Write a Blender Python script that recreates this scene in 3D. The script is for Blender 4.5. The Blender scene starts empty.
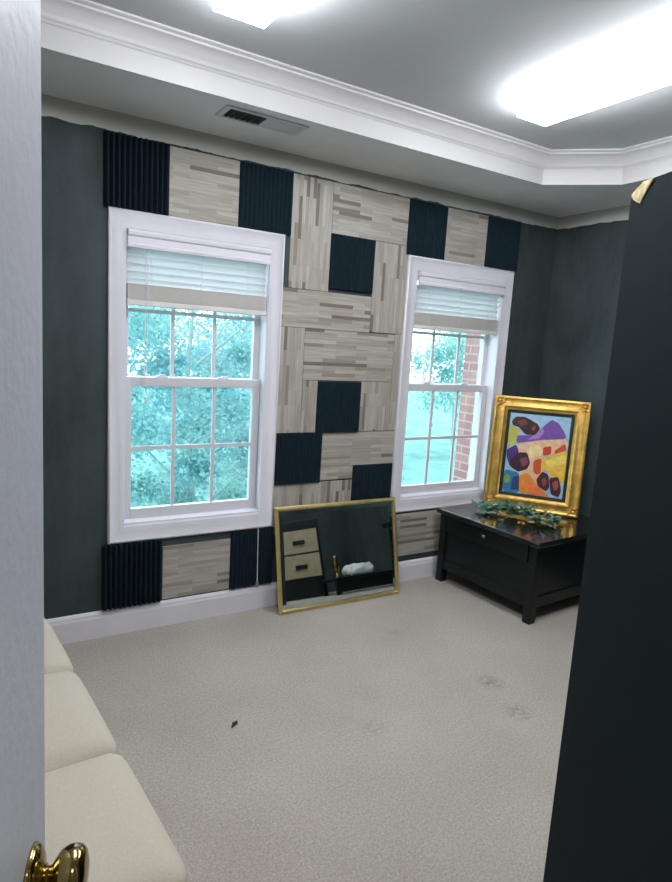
import bpy, bmesh, math, random
from mathutils import Vector, Matrix
random.seed(7)
S = bpy.context.scene
COL = S.collection
PI = math.pi

# ------------------------------------------------------------------ helpers
def lin(r, g, b):
    f = lambda c: ((c/255+0.055)/1.055)**2.4 if c/255 > 0.04045 else c/255/12.92
    return (f(r), f(g), f(b), 1)

def mat(name):
    m = bpy.data.materials.new(name); m.use_nodes = True
    nt = m.node_tree
    return m, nt, nt.nodes['Principled BSDF']

def simple(name, col, rough=.5, metal=0, spec=.5, var=0, scale=8, bump=0, bscale=60, coat=0):
    m, nt, b = mat(name)
    b.inputs['Base Color'].default_value = col
    b.inputs['Roughness'].default_value = rough
    b.inputs['Metallic'].default_value = metal
    b.inputs['Specular IOR Level'].default_value = spec
    b.inputs['Coat Weight'].default_value = coat
    tc = nt.nodes.new('ShaderNodeTexCoord')
    if var:
        n = nt.nodes.new('ShaderNodeTexNoise'); n.inputs['Scale'].default_value = scale; n.inputs['Detail'].default_value = 6
        nt.links.new(tc.outputs['Object'], n.inputs['Vector'])
        r = nt.nodes.new('ShaderNodeValToRGB')
        r.color_ramp.elements[0].position = .3; r.color_ramp.elements[1].position = .7
        r.color_ramp.elements[0].color = (col[0]*(1-var), col[1]*(1-var), col[2]*(1-var), 1)
        r.color_ramp.elements[1].color = (min(1, col[0]*(1+var)), min(1, col[1]*(1+var)), min(1, col[2]*(1+var)), 1)
        nt.links.new(n.outputs['Fac'], r.inputs['Fac']); nt.links.new(r.outputs['Color'], b.inputs['Base Color'])
    if bump:
        n2 = nt.nodes.new('ShaderNodeTexNoise'); n2.inputs['Scale'].default_value = bscale; n2.inputs['Detail'].default_value = 4
        nt.links.new(tc.outputs['Object'], n2.inputs['Vector'])
        bp = nt.nodes.new('ShaderNodeBump'); bp.inputs['Strength'].default_value = bump; bp.inputs['Distance'].default_value = .01
        nt.links.new(n2.outputs['Fac'], bp.inputs['Height']); nt.links.new(bp.outputs['Normal'], b.inputs['Normal'])
    return m

def obj(name, bm, m, parent=None, smooth=False, world=False):
    me = bpy.data.meshes.new(name)
    bmesh.ops.recalc_face_normals(bm, faces=bm.faces[:])
    bm.to_mesh(me); bm.free()
    ms = m if isinstance(m, (list, tuple)) else [m]
    for x in ms: me.materials.append(x)
    if smooth:
        for p in me.polygons: p.use_smooth = True
    o = bpy.data.objects.new(name, me); COL.objects.link(o)
    if parent is not None: o.parent = parent
    return o

def autosmooth(o, ang=35):
    me = o.data
    for p in me.polygons: p.use_smooth = True
    bm = bmesh.new(); bm.from_mesh(me)
    for e in bm.edges:
        if len(e.link_faces) == 2 and e.calc_face_angle(0) > math.radians(ang): e.smooth = False
    bm.to_mesh(me); bm.free()
    return o

def thing(name, label, cat, loc=(0, 0, 0), rotz=0, group=None):
    o = bpy.data.objects.new(name, None); COL.objects.link(o)
    o.location = loc; o.rotation_euler = (0, 0, rotz); o.empty_display_size = .05
    o['label'] = label; o['category'] = cat
    if group: o['group'] = group
    return o

def tag(o, label, cat, group=None):
    o['label'] = label; o['category'] = cat
    if group: o['group'] = group
    return o

def struct(o, label=None):
    o['kind'] = 'structure'
    if label: o['label'] = label
    return o

def box(bm, x0, x1, y0, y1, z0, z1, bevel=0, seg=2, M=None):
    vs = [bm.verts.new((x, y, z)) for x in (x0, x1) for y in (y0, y1) for z in (z0, z1)]
    F = [(0,1,3,2),(4,6,7,5),(0,4,5,1),(2,3,7,6),(0,2,6,4),(1,5,7,3)]
    fs = [bm.faces.new([vs[i] for i in f]) for f in F]
    if bevel:
        es = list({e for f in fs for e in f.edges})
        r = bmesh.ops.bevel(bm, geom=es, offset=bevel, segments=seg, profile=.5, affect='EDGES')
        vs = list({v for f in r['faces'] for v in f.verts} | {v for v in vs if v.is_valid})
    if M is not None:
        bmesh.ops.transform(bm, matrix=M, verts=[v for v in vs if v.is_valid])
    return bm

def B(x0, x1, y0, y1, z0, z1, bevel=0, seg=2):
    return box(bmesh.new(), x0, x1, y0, y1, z0, z1, bevel, seg)

def tube(bm, pts, r, n=8, caps=True):
    pts = [Vector(p) for p in pts]; rings = []
    for i, p in enumerate(pts):
        a = pts[max(i-1, 0)]; b = pts[min(i+1, len(pts)-1)]
        t = (b-a).normalized()
        u = t.orthogonal().normalized() if i == 0 else (u - t*u.dot(t)).normalized()
        v = t.cross(u); rr = r[i] if isinstance(r, (list, tuple)) else r
        rings.append([bm.verts.new(p + (u*math.cos(2*PI*k/n) + v*math.sin(2*PI*k/n))*rr) for k in range(n)])
    for a, b in zip(rings, rings[1:]):
        for k in range(n): bm.faces.new((a[k], a[(k+1)%n], b[(k+1)%n], b[k]))
    if caps:
        bm.faces.new(rings[0][::-1]); bm.faces.new(rings[-1])
    return bm

def lathe(bm, prof, M=Matrix(), n=28):
    rings = []
    for r, h in prof:
        rings.append([bm.verts.new(M @ Vector((r*math.cos(2*PI*k/n), r*math.sin(2*PI*k/n), h))) for k in range(n)])
    for a, b in zip(rings, rings[1:]):
        for k in range(n): bm.faces.new((a[k], a[(k+1)%n], b[(k+1)%n], b[k]))
    bm.faces.new(rings[0][::-1]); bm.faces.new(rings[-1])
    return bm

def sweep_ring(poly, prof, close=False):
    """sweep a profile of (inward offset, height) round a closed CCW polygon with mitred corners"""
    bm = bmesh.new(); n = len(poly); P = [Vector(p) for p in poly]; rings = []
    for i in range(n):
        a, p, b = P[i-1], P[i], P[(i+1) % n]
        d1 = (p-a).normalized(); d2 = (b-p).normalized()
        n1 = Vector((-d1.y, d1.x)); n2 = Vector((-d2.y, d2.x))
        mt = (n1+n2); mt = mt/(mt.dot(n1))
        rings.append([bm.verts.new((p.x+mt.x*o, p.y+mt.y*o, h)) for o, h in prof])
    m = len(prof)
    for i in range(n):
        a, b = rings[i], rings[(i+1) % n]
        for k in range(m if close else m-1):
            bm.faces.new((a[k], b[k], b[(k+1) % m], a[(k+1) % m]))
    return bm

def to_wall(bm):
    """turn a flat (x, y, height) ring into a wall ring: x -> x, y -> z, height -> -y (out of the wall)"""
    for v in bm.verts: v.co = Vector((v.co.x, -v.co.z, v.co.y))
    return bm

def cushion(bm, x0, x1, y0, y1, z0, z1, r=.04, bulge=.02, n=14):
    """a soft upholstered block with rounded edges and a slightly domed top"""
    cx, cy, cz = (x0+x1)/2, (y0+y1)/2, (z0+z1)/2
    hx, hy, hz = (x1-x0)/2, (y1-y0)/2, (z1-z0)/2
    t = bmesh.new(); bmesh.ops.create_cube(t, size=2)
    bmesh.ops.subdivide_edges(t, edges=t.edges[:], cuts=n, use_grid_fill=True)
    remap = {}
    for v in t.verts:
        q = Vector(tuple(math.copysign(abs(c)**.8, c) for c in v.co))
        p = Vector((q.x*hx, q.y*hy, q.z*hz))
        core = Vector((max(-hx+r, min(hx-r, p.x)), max(-hy+r, min(hy-r, p.y)), max(-hz+r, min(hz-r, p.z))))
        d = p-core
        if d.length > 1e-9: p = core + d.normalized()*r
        if v.co.z > 0: p.z += bulge*(1-q.x**4)*(1-q.y**4)*v.co.z
        if v.co.x > 0: p.x += bulge*.3*(1-q.y**4)*(1-q.z**2)*v.co.x
        remap[v] = bm.verts.new((p.x+cx, p.y+cy, p.z+cz))
    for f in t.faces: bm.faces.new([remap[v] for v in f.verts])
    t.free(); return bm

def cyl(bm, p, q, r, n=16): return tube(bm, [p, q], r, n)

# ------------------------------------------------------------------ room measures (metres)
XL, XC, XN = -1.05, 3.377, 2.921          # left wall, alcove wall, dark near wall
YB = -3.20                                 # back wall, with the doorway the photo is taken from
YN = -0.89                                 # corner of the near wall
H, HD, HC = 2.591, 2.504, 2.765            # soffit, top of the dark paint, tray ceiling
OX0, OX1, OZ0, OZ1 = .343, 1.102, .588, 2.074   # opening of the left window
WDX = 1.785                                # step to the right window

# ------------------------------------------------------------------ materials
white_trim = simple('white_trim_paint', lin(224, 222, 229), .42, var=.03, scale=5)
sash_white = simple('sash_vinyl', lin(214, 212, 218), .4)
band_white = simple('tray_white', lin(194, 192, 192), .55, var=.02, scale=3)
ceil_mat = simple('ceiling_paint', lin(196, 199, 201), .8, var=.02, scale=2)
soffit_mat = simple('soffit_paint', lin(240, 243, 244), .8, var=.05, scale=3)
door_mat = simple('door_paint', lin(190, 192, 200), .45, bump=.12, bscale=55)
brass = simple('polished_brass', lin(158, 140, 88), .14, metal=1, var=.25, scale=12)
hall_mat = simple('hall_paint', lin(190, 186, 178), .8)

def dark_wall_mat(name, c0, c1, band=True, scale=2.2):
    m, nt, b = mat(name); L = nt.links.new
    tc = nt.nodes.new('ShaderNodeTexCoord')
    n = nt.nodes.new('ShaderNodeTexNoise'); n.inputs['Scale'].default_value = scale; n.inputs['Detail'].default_value = 8; n.inputs['Roughness'].default_value = .65
    mp = nt.nodes.new('ShaderNodeMapping'); mp.inputs['Scale'].default_value = (1.4, 1.4, .6)
    L(tc.outputs['Object'], mp.inputs['Vector']); L(mp.outputs['Vector'], n.inputs['Vector'])
    r = nt.nodes.new('ShaderNodeValToRGB'); e = r.color_ramp.elements
    e[0].position = .36; e[0].color = c0; e[1].position = .72; e[1].color = c1
    L(n.outputs['Fac'], r.inputs['Fac'])
    out = r.outputs['Color']
    if band:      # the last few centimetres under the soffit were never painted; ragged brush line
        sp = nt.nodes.new('ShaderNodeSeparateXYZ'); L(tc.outputs['Object'], sp.inputs['Vector'])
        n2 = nt.nodes.new('ShaderNodeTexNoise'); n2.inputs['Scale'].default_value = 9; n2.inputs['Detail'].default_value = 5
        L(tc.outputs['Object'], n2.inputs['Vector'])
        ma = nt.nodes.new('ShaderNodeMath'); ma.operation = 'MULTIPLY_ADD'; ma.inputs[1].default_value = .035
        L(n2.outputs['Fac'], ma.inputs[0]); L(sp.outputs['Z'], ma.inputs[2])
        gt = nt.nodes.new('ShaderNodeMath'); gt.operation = 'GREATER_THAN'; gt.inputs[1].default_value = HD+.017
        L(ma.outputs[0], gt.inputs[0])
        mx = nt.nodes.new('ShaderNodeMix'); mx.data_type = 'RGBA'; mx.inputs['B'].default_value = lin(196, 196, 189)
        L(gt.outputs[0], mx.inputs['Factor']); L(out, mx.inputs['A']); out = mx.outputs['Result']
    L(out, b.inputs['Base Color'])
    b.inputs['Roughness'].default_value = .78; b.inputs['Specular IOR Level'].default_value = .3
    bp = nt.nodes.new('ShaderNodeBump'); bp.inputs['Strength'].default_value = .15; bp.inputs['Distance'].default_value = .004
    L(n.outputs['Fac'], bp.inputs['Height']); L(bp.outputs['Normal'], b.inputs['Normal'])
    return m
wall_mat = dark_wall_mat('charcoal_wall_paint', lin(47, 58, 59), lin(74, 85, 86))
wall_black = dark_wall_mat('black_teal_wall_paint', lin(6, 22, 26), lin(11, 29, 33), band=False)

def carpet_mat():
    m, nt, b = mat('beige_carpet'); L = nt.links.new
    tc = nt.nodes.new('ShaderNodeTexCoord')
    n = nt.nodes.new('ShaderNodeTexNoise'); n.inputs['Scale'].default_value = 240; n.inputs['Detail'].default_value = 5; n.inputs['Roughness'].default_value = .75
    L(tc.outputs['Object'], n.inputs['Vector'])
    r = nt.nodes.new('ShaderNodeValToRGB'); e = r.color_ramp.elements
    e[0].position = .32; e[0].color = lin(148, 140, 129); e[1].position = .68; e[1].color = lin(208, 201, 191)
    L(n.outputs['Fac'], r.inputs['Fac'])
    n2 = nt.nodes.new('ShaderNodeTexNoise'); n2.inputs['Scale'].default_value = 1.9; n2.inputs['Detail'].default_value = 5
    L(tc.outputs['Object'], n2.inputs['Vector'])
    r2 = nt.nodes.new('ShaderNodeValToRGB'); e = r2.color_ramp.elements
    e[0].position = .3; e[0].color = (.86, .85, .84, 1); e[1].position = .7; e[1].color = (1, 1, 1, 1)
    L(n2.outputs['Fac'], r2.inputs['Fac'])
    mx = nt.nodes.new('ShaderNodeMix'); mx.data_type = 'RGBA'; mx.blend_type = 'MULTIPLY'; mx.inputs['Factor'].default_value = 1
    L(r.outputs['Color'], mx.inputs['A']); L(r2.outputs['Color'], mx.inputs['B'])
    col = mx.outputs['Result']
    n5 = nt.nodes.new('ShaderNodeTexNoise'); n5.inputs['Scale'].default_value = 100; n5.inputs['Detail'].default_value = 4; n5.inputs['Roughness'].default_value = .7
    L(tc.outputs['Object'], n5.inputs['Vector'])
    r5 = nt.nodes.new('ShaderNodeValToRGB'); e = r5.color_ramp.elements
    e[0].position = .38; e[0].color = (.80, .785, .77, 1); e[1].position = .62; e[1].color = (1.06, 1.06, 1.06, 1)
    L(n5.outputs['Fac'], r5.inputs['Fac'])
    m5 = nt.nodes.new('ShaderNodeMix'); m5.data_type = 'RGBA'; m5.blend_type = 'MULTIPLY'; m5.inputs['Factor'].default_value = 1
    L(col, m5.inputs['A']); L(r5.outputs['Color'], m5.inputs['B']); col = m5.outputs['Result']
    # a few trodden-in dirt marks
    for (x, y, rad, s) in ((1.813, -1.233, .085, .45), (1.745, -1.474, .085, .38), (1.08, -1.27, .08, .2), (1.70, -.62, .06, .2), (1.2, -1.05, .1, .1)):
        vm = nt.nodes.new('ShaderNodeVectorMath'); vm.operation = 'DISTANCE'; vm.inputs[1].default_value = (x, y, 0)
        L(tc.outputs['Object'], vm.inputs[0])
        mr = nt.nodes.new('ShaderNodeMapRange'); mr.inputs['From Min'].default_value = rad; mr.inputs['From Max'].default_value = rad*.3
        mr.inputs['To Min'].default_value = 0; mr.inputs['To Max'].default_value = s
        L(vm.outputs['Value'], mr.inputs['Value'])
        n3 = nt.nodes.new('ShaderNodeTexNoise'); n3.inputs['Scale'].default_value = 45; n3.inputs['Detail'].default_value = 3
        L(tc.outputs['Object'], n3.inputs['Vector'])
        r3 = nt.nodes.new('ShaderNodeValToRGB'); r3.color_ramp.elements[0].position = .42; r3.color_ramp.elements[1].position = .58
        L(n3.outputs['Fac'], r3.inputs['Fac'])
        mu = nt.nodes.new('ShaderNodeMath'); mu.operation = 'MULTIPLY'; L(mr.outputs['Result'], mu.inputs[0]); L(r3.outputs['Color'], mu.inputs[1])
        m2 = nt.nodes.new('ShaderNodeMix'); m2.data_type = 'RGBA'; m2.inputs['B'].default_value = lin(72, 66, 62)
        L(mu.outputs[0], m2.inputs['Factor']); L(col, m2.inputs['A']); col = m2.outputs['Result']
    L(col, b.inputs['Base Color'])
    b.inputs['Roughness'].default_value = .95; b.inputs['Specular IOR Level'].default_value = .1
    b.inputs['Sheen Weight'].default_value = .25; b.inputs['Sheen Roughness'].default_value = .5
    bp = nt.nodes.new('ShaderNodeBump'); bp.inputs['Strength'].default_value = .35; bp.inputs['Distance'].default_value = .006
    L(n.outputs['Fac'], bp.inputs['Height']); L(bp.outputs['Normal'], b.inputs['Normal'])
    return m

def wood_mosaic():
    m, nt, b = mat('grey_plank_mosaic'); L = nt.links.new
    tc = nt.nodes.new('ShaderNodeTexCoord')
    br = nt.nodes.new('ShaderNodeTexBrick'); br.offset = .37; br.offset_frequency = 2; br.squash = 1
    br.inputs['Color1'].default_value = (0, 0, 0, 1); br.inputs['Color2'].default_value = (1, 1, 1, 1); br.inputs['Mortar'].default_value = (.25, .25, .25, 1)
    br.inputs['Scale'].default_value = 1; br.inputs['Mortar Size'].default_value = .0006; br.inputs['Bias'].default_value = 0
    br.inputs['Brick Width'].default_value = .23; br.inputs['Row Height'].default_value = .0215
    L(tc.outputs['UV'], br.inputs['Vector'])
    r = nt.nodes.new('ShaderNodeValToRGB'); r.color_ramp.interpolation = 'LINEAR'; e = r.color_ramp.elements
    e[0].position = 0; e[0].color = lin(124, 116, 104); e[1].position = 1; e[1].color = lin(190, 187, 180)
    for p, c in ((.06, lin(120, 111, 99)), (.16, lin(164, 158, 147)), (.5, lin(174, 169, 158)), (.7, lin(184, 179, 168)), (.85, lin(178, 173, 165))):
        k = e.new(p); k.color = c
    L(br.outputs['Color'], r.inputs['Fac'])
    mp = nt.nodes.new('ShaderNodeMapping'); mp.inputs['Scale'].default_value = (3, 70, 1); L(tc.outputs['UV'], mp.inputs['Vector'])
    n = nt.nodes.new('ShaderNodeTexNoise'); n.inputs['Scale'].default_value = 2; n.inputs['Detail'].default_value = 5
    L(mp.outputs['Vector'], n.inputs['Vector'])
    r2 = nt.nodes.new('ShaderNodeValToRGB'); r2.color_ramp.elements[0].position = .3; r2.color_ramp.elements[0].color = (.74, .72, .695, 1); r2.color_ramp.elements[1].position = .65
    L(n.outputs['Fac'], r2.inputs['Fac'])
    mx = nt.nodes.new('ShaderNodeMix'); mx.data_type = 'RGBA'; mx.blend_type = 'MULTIPLY'; mx.inputs['Factor'].default_value = 1
    L(r.outputs['Color'], mx.inputs['A']); L(r2.outputs['Color'], mx.inputs['B']); L(mx.outputs['Result'], b.inputs['Base Color'])
    b.inputs['Roughness'].default_value = .55
    return m

carpet = carpet_mat(); mosaic = wood_mosaic()
foam_mat = simple('acoustic_foam', lin(26, 41, 49), .95, spec=.1, var=.12, scale=40, bump=.2, bscale=300)
espresso = simple('espresso_wood', lin(12, 20, 22), .38, spec=.35, var=.3, scale=6, coat=.08)
espresso_top = simple('espresso_wood_top', lin(26, 26, 27), .2, var=.3, scale=5, coat=.55, bump=.03, bscale=25)
sofa_mat = simple('cream_linen', lin(196, 188, 172), .92, spec=.15, var=.05, scale=160, bump=.35, bscale=420)
gold = simple('gilt_frame', lin(228, 184, 96), .4, metal=.75, var=.22, scale=18, bump=.25, bscale=70)
liner_mat = simple('dark_green_liner', lin(18, 38, 32), .6)
mirror_brass = simple('brass_mirror_frame', lin(238, 216, 150), .34, metal=1, var=.12, scale=10)
grille_mat = simple('vent_grey', lin(214, 217, 219), .5)
vent_dark = simple('vent_duct_shade', lin(46, 52, 54), .8)
cord_mat = simple('white_cord', lin(225, 225, 228), .6)
blind_mat, nt, b_ = mat('white_blind_slat'); b_.inputs['Base Color'].default_value = lin(226, 226, 228); b_.inputs['Roughness'].default_value = .45
tl = nt.nodes.new('ShaderNodeBsdfTranslucent'); tl.inputs['Color'].default_value = (.9, .91, .92, 1); mxs = nt.nodes.new('ShaderNodeMixShader'); mxs.inputs['Fac'].default_value = .55
nt.links.new(b_.outputs[0], mxs.inputs[1]); nt.links.new(tl.outputs[0], mxs.inputs[2]); nt.links.new(mxs.outputs[0], nt.nodes['Material Output'].inputs['Surface'])
blind_stack_mat = simple('blind_stack_slat', lin(226, 222, 217), .5, var=.03, scale=20)

def mirror_mat():
    m, nt, b = mat('mirror_glass'); b.inputs['Base Color'].default_value = (.62, .68, .66, 1)
    b.inputs['Metallic'].default_value = 1; b.inputs['Roughness'].default_value = .015
    return m
def glass_mat():
    m, nt, b = mat('window_glass'); nt.nodes.remove(b)
    t = nt.nodes.new('ShaderNodeBsdfTransparent'); t.inputs['Color'].default_value = (.92, .985, .985, 1)
    g = nt.nodes.new('ShaderNodeBsdfGlossy'); g.inputs['Roughness'].default_value = .02
    mx = nt.nodes.new('ShaderNodeMixShader'); mx.inputs['Fac'].default_value = .035
    nt.links.new(t.outputs[0], mx.inputs[1]); nt.links.new(g.outputs[0], mx.inputs[2])
    nt.links.new(mx.outputs[0], nt.nodes['Material Output'].inputs['Surface'])
    return m
def emit_mat(name, col, s):
    m, nt, b = mat(name); b.inputs['Base Color'].default_value = (.9, .9, .9, 1)
    b.inputs['Emission Color'].default_value = col; b.inputs['Emission Strength'].default_value = s
    return m
def leaf_mat(name, c, tr=.5):
    m, nt, b = mat(name); nt.nodes.remove(b); L = nt.links.new
    oi = nt.nodes.new('ShaderNodeTexCoord'); n = nt.nodes.new('ShaderNodeTexNoise'); n.inputs['Scale'].default_value = 1.7; n.inputs['Detail'].default_value = 5
    L(oi.outputs['Object'], n.inputs['Vector'])
    r = nt.nodes.new('ShaderNodeValToRGB'); r.color_ramp.elements[0].position = .35; r.color_ramp.elements[1].position = .68
    r.color_ramp.elements[0].color = (c[0]*.6, c[1]*.75, c[2]*.85, 1); r.color_ramp.elements[1].color = (min(1, c[0]*1.6), min(1, c[1]*1.25), min(1, c[2]*1.15), 1)
    L(n.outputs['Fac'], r.inputs['Fac'])
    d = nt.nodes.new('ShaderNodeBsdfDiffuse'); t = nt.nodes.new('ShaderNodeBsdfTranslucent'); mx = nt.nodes.new('ShaderNodeMixShader'); mx.inputs['Fac'].default_value = tr
    L(r.outputs['Color'], d.inputs['Color']); L(r.outputs['Color'], t.inputs['Color'])
    L(d.outputs[0], mx.inputs[1]); L(t.outputs[0], mx.inputs[2]); L(mx.outputs[0], nt.nodes['Material Output'].inputs['Surface'])
    return m
mirror_glass = mirror_mat(); glass = glass_mat()

# ------------------------------------------------------------------ room shell
struct(obj('floor', B(XL-.15, XC+.15, -5.2, .0, -.12, 0), carpet))

def wall_with_holes(x0, x1, y0, y1, z0, z1, holes):
    bm = bmesh.new()
    xs = sorted({x0, x1} | {h[0] for h in holes} | {h[1] for h in holes})
    zs = sorted({z0, z1} | {h[2] for h in holes} | {h[3] for h in holes})
    inh = lambda x, z: any(h[0] < x < h[1] and h[2] < z < h[3] for h in holes)
    V = {}
    def v(x, y, z):
        k = (x, y, z)
        if k not in V: V[k] = bm.verts.new(k)
        return V[k]
    cells = [(a, b, c, d) for a, b in zip(xs, xs[1:]) for c, d in zip(zs, zs[1:])]
    solid = {k for k in cells if not inh((k[0]+k[1])/2, (k[2]+k[3])/2)}
    def has(x, z):
        return any(a < x < b and c < z < d for a, b, c, d in solid)
    for a, b, c, d in solid:
        for y in (y0, y1): bm.faces.new([v(a, y, c), v(b, y, c), v(b, y, d), v(a, y, d)])
        e = 1e-4
        if not has(a-e, (c+d)/2): bm.faces.new([v(a, y0, c), v(a, y1, c), v(a, y1, d), v(a, y0, d)])
        if not has(b+e, (c+d)/2): bm.faces.new([v(b, y0, c), v(b, y1, c), v(b, y1, d), v(b, y0, d)])
        if not has((a+b)/2, c-e): bm.faces.new([v(a, y0, c), v(b, y0, c), v(b, y1, c), v(a, y1, c)])
        if not has((a+b)/2, d+e): bm.faces.new([v(a, y0, d), v(b, y0, d), v(b, y1, d), v(a, y1, d)])
    return bm
hz = (OX0-.012, OX1+.012, OZ0-.012, OZ1+.012)
struct(obj('wall_front', wall_with_holes(XL-.15, XC+.15, 0, .17, -.12, 2.9, [hz, (hz[0]+WDX, hz[1]+WDX, hz[2], hz[3])]), wall_mat))
struct(obj('wall_left', B(XL-.15, XL, -5.2, 0, 0, 2.9), wall_mat))
struct(obj('wall_right', B(XC, XC+.15, -5.2, 0, 0, 2.9), wall_mat))
struct(obj('wall_back', wall_with_holes(XL, XC+.15, YB-.12, YB, 0, 2.9, [(-.56, .29, -.001, 2.05)]), wall_mat))
struct(obj('wall_hall', B(XL, XC+.15, -5.2, -5.05, 0, 2.9), hall_mat))
struct(obj('wall_hall_right', B(1.0, 1.12, -5.05, YB-.12, 0, HC), hall_mat))

# soffit with an eight-sided tray cut into it
TX0, TX1, TY0, TY1, CH = -.55, XN-.001, -2.70, -.503, .31
octo = [(TX0+CH, TY0), (TX1-CH, TY0), (TX1, TY0+CH), (TX1, TY1-CH), (TX1-CH, TY1), (TX0+CH, TY1), (TX0, TY1-CH), (TX0, TY0+CH)]
outer = [(XL, YB), (XC, YB), (XC, 0), (XL, 0)]
bm = bmesh.new()
def loop(pts, z):
    vs = [bm.verts.new((x, y, z)) for x, y in pts]
    return [bm.edges.new((vs[i], vs[(i+1) % len(vs)])) for i in range(len(vs))]
es = loop(outer, H) + loop(octo, H)
bmesh.ops.triangle_fill(bm, edges=es, use_beauty=True)
cx_, cy_ = (TX0+TX1)/2, (TY0+TY1)/2
def in_octo(p):
    n = len(octo)
    for i in range(n):
        a, b = octo[i], octo[(i+1) % n]
        if (b[0]-a[0])*(p.y-a[1])-(b[1]-a[1])*(p.x-a[0]) < -1e-6: return False
    return True
bad = [f for f in bm.faces if in_octo(f.calc_center_median())]
if bad: bmesh.ops.delete(bm, geom=bad, context='FACES_ONLY')
ext = bmesh.ops.extrude_face_region(bm, geom=bm.faces[:])
bmesh.ops.translate(bm, verts=[v for v in ext['geom'] if isinstance(v, bmesh.types.BMVert)], vec=(0, 0, .02))
struct(obj('ceiling_soffit', bm, soffit_mat), 'grey lowered soffit round the tray ceiling')
struct(obj('ceiling', B(XL-.15, XC+.15, -5.2, .17, HC, HC+.1), ceil_mat))
struct(obj('trim_1', sweep_ring(octo, [(.003, H-.002), (.003, HC), (-.03, HC), (-.03, H+.021), (0, H+.021), (0, H-.002)], True), band_white), 'white upright band of the tray ceiling')
crown = [(0.0035, 2.674), (.006, 2.674), (.008, 2.683), (.014, 2.688), (.016, 2.700), (.020, 2.706), (.026, 2.718), (.036, 2.730), (.048, 2.739), (.058, 2.743), (.060, 2.751), (.068, 2.754), (.073, 2.758), (.074, HC-.0005), (.0035, HC-.0005)]
o = struct(obj('trim_2', sweep_ring(octo, crown, True), band_white), 'white crown moulding inside the tray ceiling')
autosmooth(o, 40)

def baseboard(name, p, q, h=.142):
    """board standing on the floor along p -> q, its face to the left of that direction"""
    p, q = Vector(p), Vector(q); d = (q-p).normalized(); n = Vector((-d.y, d.x))
    prof = [(0.0, 0), (.016, 0), (.016, h-.035), (.013, h-.026), (.012, h-.014), (.006, h-.004), (0.0, h)]
    bm = bmesh.new(); R = []
    for e in (p, q): R.append([bm.verts.new((e.x+n.x*o, e.y+n.y*o, z)) for o, z in prof])
    m = len(prof)
    for k in range(m): bm.faces.new((R[0][k], R[1][k], R[1][(k+1) % m], R[0][(k+1) % m]))
    bm.faces.new(R[0][::-1]); bm.faces.new(R[1])
    return struct(obj(name, bm, white_trim))
baseboard('baseboard_front', (XC, 0), (XL, 0))
baseboard('baseboard_left', (XL, -.016), (XL, YB))

# tall black slab standing at the right, its upper front corner broken away to raw tan board
SX, SY, SZ, SW, ST = 1.118, -2.149, 2.028, .93, .036
slab = thing('upright_panel', 'tall black upright panel at the right with a broken tan top corner', 'panel', (SX, SY, 0), -.345)
# local: y runs back from the front edge (negative), x = 0 is the face seen, body towards +x
so = [(0, 0), (0, SZ-.024), (-.020, SZ-.010), (-.042, SZ), (-SW, SZ), (-SW, 0)]
bm = bmesh.new()
f0 = [bm.verts.new((0, y, z)) for y, z in so]; f1 = [bm.verts.new((ST, y, z)) for y, z in so]
bm.faces.new(f0); bm.faces.new(f1[::-1])
for i in range(6): bm.faces.new((f0[i], f1[i], f1[(i+1) % 6], f0[(i+1) % 6]))
obj('panel_body', bm, wall_black, slab)
bm = bmesh.new(); tan_raw = simple('tan_raw_board', lin(196, 178, 140), .9, var=.4, scale=45, bump=.8, bscale=80)
q0 = [(-.001, SZ-.024), (-.018, SZ-.040), (-.042, SZ-.053), (-.060, SZ-.026), (-.083, SZ-.002), (-.042, SZ-.0005), (-.020, SZ-.010)]
aa = [bm.verts.new((.004, y, z)) for y, z in q0]; bb = [bm.verts.new((-.002-.004*abs(math.sin(i*1.9)), y, z)) for i, (y, z) in enumerate(q0)]
bm.faces.new(aa); bm.faces.new(bb[::-1])
for i in range(7): bm.faces.new((aa[i], bb[i], bb[(i+1) % 7], aa[(i+1) % 7]))
bo = obj('broken_edge', bm, tan_raw, slab); bo['label'] = 'raw tan broken edge'

# ------------------------------------------------------------------ windows
def wall_rect_ring(x0, x1, z0, z1, prof):
    return to_wall(sweep_ring([(x0, z0), (x1, z0), (x1, z1), (x0, z1)], prof, True))

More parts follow.
